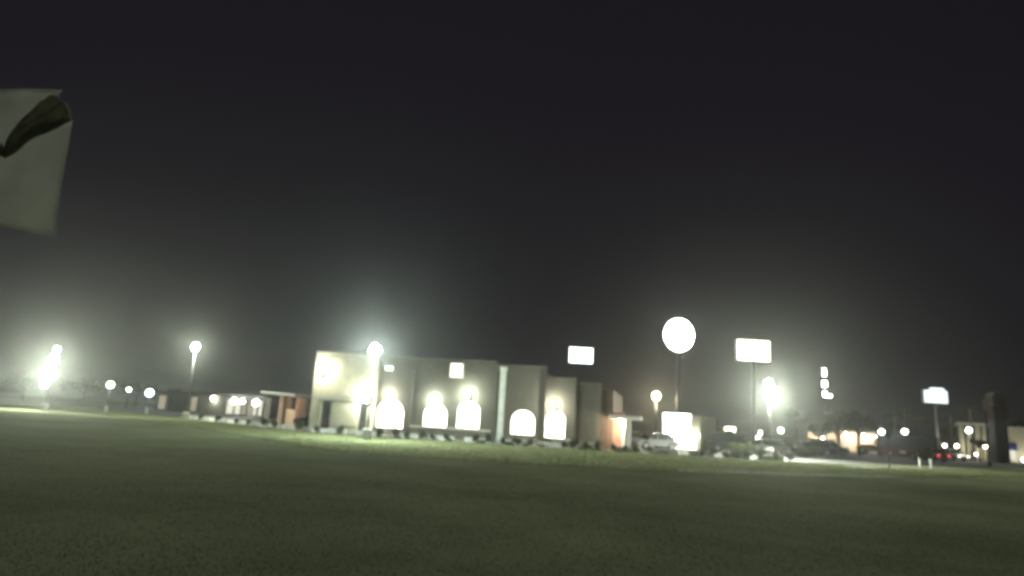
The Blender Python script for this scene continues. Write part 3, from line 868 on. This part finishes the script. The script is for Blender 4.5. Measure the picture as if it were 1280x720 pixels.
# ------------------------------------------------------------------ cars
def car(px, Y, rz, m, label, suv=False, head=False, tail=False, scale=1.0):
    c = foot(px, Y)
    t = thing('parked_car', label, 'car', c + Vector((0, 0, 0.004)), rz, 'cars in the parking lot')
    t.scale = (scale,) * 3
    L, W, h = (2.3, 0.92, 1.72) if suv else (2.25, 0.88, 1.42)
    sill, belt = 0.28, (0.98 if suv else 0.86)
    prof = [(-L, sill + 0.1), (-L + 0.12, sill), (-1.75, sill)]
    for cx in (-1.38, 1.38):
        prof += [(cx + 0.36 * math.cos(a), 0.33 + 0.36 * math.sin(a)) for a in [math.pi * (1 - j / 6) for j in range(7)] if 0.33 + 0.36 * math.sin(a) > sill]
    prof += [(L - 0.12, sill), (L, sill + 0.12), (L - 0.02, belt - 0.22), (L - 0.2, belt - 0.1), (L - 1.15, belt), (-L + 0.5, belt), (-L + 0.08, belt - 0.05)]
    MB().prism(prof, -W, W).build('body', m, t)
    rear = -L + (0.1 if suv else 0.55)
    cab = [(rear, belt + 0.002), (L - 1.15, belt + 0.002), (L - 1.85, h - 0.06), (rear + 0.35, h - 0.06)]
    mb = MB()
    k = 0.14
    mb.add([(x, -W + 0.04 + (k if z > belt + 0.1 else 0), z) for x, z in cab] + [(x, W - 0.04 - (k if z > belt + 0.1 else 0), z) for x, z in cab],
           [(0, 1, 2, 3), (7, 6, 5, 4), (0, 4, 5, 1), (1, 5, 6, 2), (2, 6, 7, 3), (3, 7, 4, 0)])
    mb.build('windows', 'glass', t)
    MB().box(rear + 0.3, L - 1.8, -W + 0.17, W - 0.17, h - 0.058, h, 0.025).build('roof', m, t)
    for s in (-1, 1):
        MB().tube([(0.1, s * (W - 0.07), belt), (0.0, s * (W - 0.17), h - 0.05)], 0.045, 6).build('door_pillar', m, t)
        MB().box(L - 1.3, L - 1.1, s * (W + 0.1) - 0.09, s * (W + 0.1) + 0.09, belt + 0.02, belt + 0.16, 0.02).build('mirror', m, t)
        MB().box(L - 0.2, L + 0.01, s * (W - 0.22) - 0.18, s * (W - 0.22) + 0.18, belt - 0.36, belt - 0.2, 0.02).build('headlight', 'head_white' if head else 'white_metal', t)
        MB().box(-L - 0.02, -L + 0.1, s * (W - 0.2) - 0.16, s * (W - 0.2) + 0.16, belt - 0.3, belt - 0.08, 0.02).build('taillight', 'tail_red' if tail else 'maroon', t)
        for cx in (-1.38, 1.38):
            wh = MB().tube([(cx, s * (W - 0.22), 0.33), (cx, s * (W + 0.01), 0.33)], 0.33, 18).build('wheel', 'rubber', t)
            MB().tube([(cx, s * (W + 0.0), 0.33), (cx, s * (W + 0.022), 0.33)], 0.2, 14).build('rim', 'rim', wh)
    return t
car(815, 56, R(-150), 'car_silver', 'silver car parked between the entrance canopy and the kiosk')
car(918, 60, R(-20), 'car_dark', 'dark car parked right of the kiosk behind the shrubs', suv=True)
car(957, 66, R(-165), 'car_white', 'white car parked behind the shrubs under the twin-headed lamp')
car(1013, 72, R(172), 'car_dark', 'dark car left of the two dark trees')
car(1032, 78, R(8), 'car_silver', 'grey car nearest the left of the two dark trees', suv=True)
car(1160, 80, R(100), 'car_maroon', 'dark red car with glowing tail lights before the dark low building', tail=True)
car(1187, 92, R(-80), 'car_white', 'pale car with headlights on at the right', head=True)
car(402, 62.5, R(185), 'car_dark', 'dark car half hidden beside the boarded tower')
car(1092, 100, R(-10), 'car_white', 'white car at the left end of the dark low building')
for px, py, Y, m_, lb in ((1019, 556, 108, 'lamp_warm', 'low warm lamp before the pink storefront, leftmost of four'), (1028, 548, 110, 'lamp_soft', 'low bright lamp before the pink storefront, second of four from the left'),
                      (1036, 555, 108, 'lamp_warm', 'low warm lamp before the pink storefront, third of four from the left'), (1047, 557, 106, 'lamp_warm', 'low warm lamp before the pink storefront, rightmost of four'),
                      (1181, 557, 104, 'lamp_soft', 'low lamp just right of the far white sign pole'), (1196, 557.5, 104, 'lamp_warm', 'low warm lamp left of the columned building'),
                      (1232, 558, 104, 'lamp_warm', 'low warm lamp left of the slim dark post'), (1242, 559, 96, 'lamp_soft', 'low lamp just right of the slim dark post'),
                      (973, 560, 70, 'lamp_soft', 'low lamp under the twin-headed lamp beside the white car'), (900, 563, 70, 'lamp_soft', 'low lamp left of the dark car by the kiosk')):
    c = at(px, py, Y)
    t = thing('bollard_lamp', lb, 'bollard lamp', Vector((c.x, c.y, 0)), 0, 'low lamps by the parking lot')
    rr_ = 0.26
    MB().tube([(0, 0, -0.02), (0, 0, max(0.25, c.z - rr_ * 0.8))], [0.08, 0.07], 8).build('post', 'black_metal', t)
    MB().ball((0, 0, max(0.4, c.z)), rr_, rr_, rr_, 12, 8).build('globe', m_, t, True)
    light('bulb', (0, -0.5, max(0.5, c.z)), 60, (1, .9, .7), t, 0.1)

# ------------------------------------------------------------------ trees
def tree(px, Y, top_py, wpx, m, label, seed, n=1500, leaf=0.22, trunk=0.14, clear=0.35, group='trees behind the parking lot', bark='bark'):
    rng = random.Random(seed)
    c = foot(px, Y)
    H = at(px, top_py, Y).z
    rad = wpx * Y / F / 2
    t = thing('tree', label, 'tree', c, rng.uniform(0, 6), group)
    mb = MB()
    mb.tube([(0, 0, -0.05), (0.05, 0.02, H * clear), (-0.03, 0.05, H * 0.62), (0, 0, H * 0.85)], [trunk * 1.3, trunk, trunk * 0.6, trunk * 0.2], 8)
    tips = []
    for k_ in range(9):
        a = k_ * 2.4 + rng.uniform(-.4, .4)
        z0 = H * rng.uniform(clear * 0.9, 0.68)
        e = Vector((math.cos(a) * rad * rng.uniform(0.45, 0.8), math.sin(a) * rad * rng.uniform(0.45, 0.8), z0 + (H - z0) * rng.uniform(0.35, 0.75)))
        mb.tube([(0, 0, z0), (e.x * 0.55, e.y * 0.55, z0 + (e.z - z0) * 0.6), e], [trunk * 0.5, trunk * 0.32, trunk * 0.1], 6)
        tips.append(e)
    mb.build('trunk', bark, t)
    cr = MB()
    tips += [Vector((0, 0, H * 0.86)), Vector((rad * .3, 0, H * .75)), Vector((-rad * .3, rad * .2, H * .7))]
    for e in tips:
        r = rad * rng.uniform(0.28, 0.48)
        zc = min(e.z, H - r * 0.8)
        cr.leaves((e.x, e.y, zc), r, r, r * 0.8, n // len(tips), leaf, rng, 0.25)
    cr.build('crown', m, t)
    return t
tree(1048, 84, 512, 44, 'leaf_dark', 'dark broad tree before the pink storefront, left of two', 1, trunk=0.26)
tree(1073, 86, 512, 42, 'leaf_dark', 'dark broad tree before the pink storefront, right of two', 2, trunk=0.2)
tree(996, 74, 506, 24, 'leaf_pale', 'small pale lit tree right of the twin-headed lamp', 3, n=900, leaf=0.18, trunk=0.09)
tree(912, 78, 538, 36, 'leaf_dark', 'low dark tree over the dark car right of the kiosk', 4, n=900)
tree(1024, 96, 530, 30, 'leaf', 'green tree between the grey cars and the mast with lit panels', 5, n=900)
tree(1224, 84, 548, 18, 'leaf_dark', 'small dark tree before the columned building', 6, n=600, leaf=0.16, trunk=0.08)
tree(170, 125, 478, 50, 'leaf_dark', 'dark tree far left behind the bluish lamp', 7, n=900)
tree(105, 130, 472, 60, 'leaf_dark', 'dark tree far left between the two leftmost lamps', 8, n=900)
tree(30, 130, 466, 60, 'leaf_dark', 'dark tree behind the very bright lamp at the left edge', 9, n=900)
tree(222, 118, 486, 34, 'leaf_dark', 'dark tree behind the distant shop, left end', 10, n=900)
tree(1188, 130, 528, 40, 'leaf_dark', 'dark tree far right behind the headlights', 11, n=900)
tree(1108, 125, 528, 40, 'leaf_dark', 'dark tree behind the bluish globe of the pair', 14, n=900)
tree(1276, 125, 520, 34, 'leaf', 'green tree at the right edge behind the awning shop', 12, n=900)
for i, (px, wpx) in enumerate(((930, 26), (1012, 30))):
    rng = random.Random(70 + i)
    c = foot(px, 58 + i * 6)
    h = MB()
    ww = wpx * 58 / F / 2
    for _ in range(9):
        h.leaves((rng.uniform(-ww, ww), rng.uniform(-.4, .4), 0.45 + rng.uniform(-.1, .25)), 0.5, 0.5, 0.45, 120, 0.12, rng, 0.3)
    h.tube([(0, 0, -0.02), (0, 0.02, 0.5)], [0.05, 0.02], 6)
    o = h.build('hedge', 'leaf')
    o.location = c
    tag(o, ['clipped hedge beside the dark car right of the kiosk', 'clipped hedge below the small pale lit tree'][i], 'hedge', 'hedges by the parking lot')
def palm(px, Y, top_py, wpx, label, seed):
    rng = random.Random(seed)
    c = foot(px, Y)
    H = at(px, top_py, Y).z
    r = wpx * Y / F / 2
    t = thing('palm_tree', label, 'palm tree', c, 0, 'palm trees at right')
    bx = rng.uniform(-.25, .25)
    zc = H - r * 0.35
    MB().tube([(0, 0, -0.05), (bx * 0.4, 0, zc * 0.4), (bx, 0, zc)], [0.24, 0.18, 0.15], 8).build('trunk', 'palm_bark', t, True)
    for k_ in range(16):
        a = k_ * 2.399 + rng.uniform(-.2, .2)
        el = rng.uniform(-0.2, 1.1)
        pts = []
        for j in range(6):
            s_ = j / 5 * r * 1.15
            pts.append(Vector((bx + math.cos(a) * s_ * math.cos(el * (1 - j / 7)), math.sin(a) * s_ * math.cos(el * (1 - j / 7)), zc + s_ * math.sin(el) - 0.55 * r * (j / 5) ** 2)))
        mb = MB().tube(pts, [0.03, 0.028, 0.024, 0.02, 0.014, 0.006], 4)
        side = Vector((-math.sin(a), math.cos(a), 0))
        for j in range(1, 6):
            for q in (0, 0.33, 0.66):
                if j == 5 and q:
                    continue
                p = pts[j].lerp(pts[min(j + 1, 5)], q)
                ln = r * 0.36 * (1 - 0.12 * j)
                dn = (pts[j] - pts[j - 1]).normalized()
                for sg in (-1, 1):
                    tip = p + side * sg * ln + dn * ln * 0.5 - Vector((0, 0, ln * 0.55))
                    mb.add([p - dn * 0.05, p + dn * 0.05, tip], [(0, 1, 2)])
        mb.build('frond', 'leaf', t)
    return t
palm(1121, 98, 512, 24, 'palm tree behind the dark low building, first of four from the left', 21)
palm(1131, 100, 510, 24, 'palm tree behind the dark low building, second of four from the left', 22)
palm(1151, 104, 520, 22, 'palm tree just left of the far white sign pole', 23)
palm(1190, 118, 516, 24, 'palm tree between the far white sign and the columned building', 24)
palm(1216, 100, 508, 24, 'palm tree standing before the columned cream building', 25)

# ------------------------------------------------------------------ pale cloth panel with a dark strap at upper left, hung from a post by the viewer
D = 4.2
def lp(px, py, dy=0.0):
    return at(px, py, D + dy)
base = foot(-170, D)
t = thing('hanging_banner', 'pale grey cloth banner with a dark diagonal strap at the upper left corner', 'banner', base)
loc = lambda p: p - base
def sheet(pts, nx_, ny_, amp, th, name, m, seed):
    """four corners, billowed, with thickness"""
    a, b, c_, d_ = [loc(p) for p in pts]
    nrm = (b - a).cross(d_ - a).normalized()
    vs, rng = [], random.Random(seed)
    ph = rng.uniform(0, 6)
    for side in (0, 1):
        for j in range(ny_ + 1):
            for i in range(nx_ + 1):
                u, v = i / nx_, j / ny_
                p = a.lerp(b, u).lerp(d_.lerp(c_, u), v)
                o_ = amp * (math.sin(u * 5 + v * 3 + ph) + 0.5 * math.sin(u * 11 - v * 4 + ph * 2))
                vs.append(p + nrm * (o_ + side * th))
    n1 = (nx_ + 1) * (ny_ + 1)
    fs = []
    for j in range(ny_):
        for i in range(nx_):
            q = j * (nx_ + 1) + i
            fs.append((q, q + 1, q + nx_ + 2, q + nx_ + 1))
            fs.append((n1 + q, n1 + q + nx_ + 1, n1 + q + nx_ + 2, n1 + q + 1))
    for i in range(nx_):
        fs.append((i, n1 + i, n1 + i + 1, i + 1))
        q = ny_ * (nx_ + 1) + i
        fs.append((q, q + 1, n1 + q + 1, n1 + q))
    for j in range(ny_):
        q = j * (nx_ + 1)
        fs.append((q, q + nx_ + 1, n1 + q + nx_ + 1, n1 + q))
        q += nx_
        fs.append((q, n1 + q, n1 + q + nx_ + 1, q + nx_ + 1))
    return MB().add(vs, fs).build(name, m, t, True)
sheet([lp(-66, 268), lp(71, 296), lp(90, 150), lp(-66, 225)], 20, 20, 0.024, 0.004, 'lower_cloth', 'cloth', 3)
sheet([lp(-66, 226, .06), lp(10, 186, .06), lp(78, 113, .06), lp(-66, 111, .06)], 14, 12, 0.008, 0.004, 'upper_cloth', 'cloth', 4)
sheet([lp(-66, 236, -.05), lp(6, 192, -.05), lp(4, 180, -.05), lp(-66, 216, -.05)], 8, 3, 0.006, 0.02, 'strap', 'strap', 5)
sheet([lp(3, 196, -.05), lp(90, 152, -.05), lp(82, 128, -.05), lp(22, 165, -.05)], 12, 6, 0.02, 0.03, 'strap_knot', 'strap', 6)
sheet([lp(22, 166, -.04), lp(80, 130, -.04), lp(73, 120, -.04), lp(44, 132, -.04)], 8, 5, 0.016, 0.02, 'strap_fold', 'strap', 8)
pt = at(-170, 70, D).z
MB().tube([(0, 0, -0.05), (0, 0, pt)], [0.06, 0.05], 12).build('post', 'pole', t, True)
MB().tube([(0, 0.07, at(-170, 102, D).z), loc(lp(72, 116, .075))], 0.012, 8).build('top_rod', 'black_metal', t)

# ------------------------------------------------------------------ haze: one closed box of thin lamp-lit air round everything
hz = MB().box(-802, 802, -62, 802, -1.0, 17.5).build('haze', 'roofing')
hz.data.materials.clear()
m = bpy.data.materials.new('haze')
m.use_nodes = True
n = m.node_tree.nodes
n.clear()
o = n.new('ShaderNodeOutputMaterial')
v = n.new('ShaderNodeVolumePrincipled')
v.inputs['Color'].default_value = (0.92, 0.96, 0.88, 1)
v.inputs['Density'].default_value = HAZE
v.inputs['Anisotropy'].default_value = 0.88
m.node_tree.links.new(v.outputs[0], o.inputs['Volume'])
hz.data.materials.append(m)
struct(hz, 'stuff')
hz['label'] = 'thin night haze glowing round the lamps'
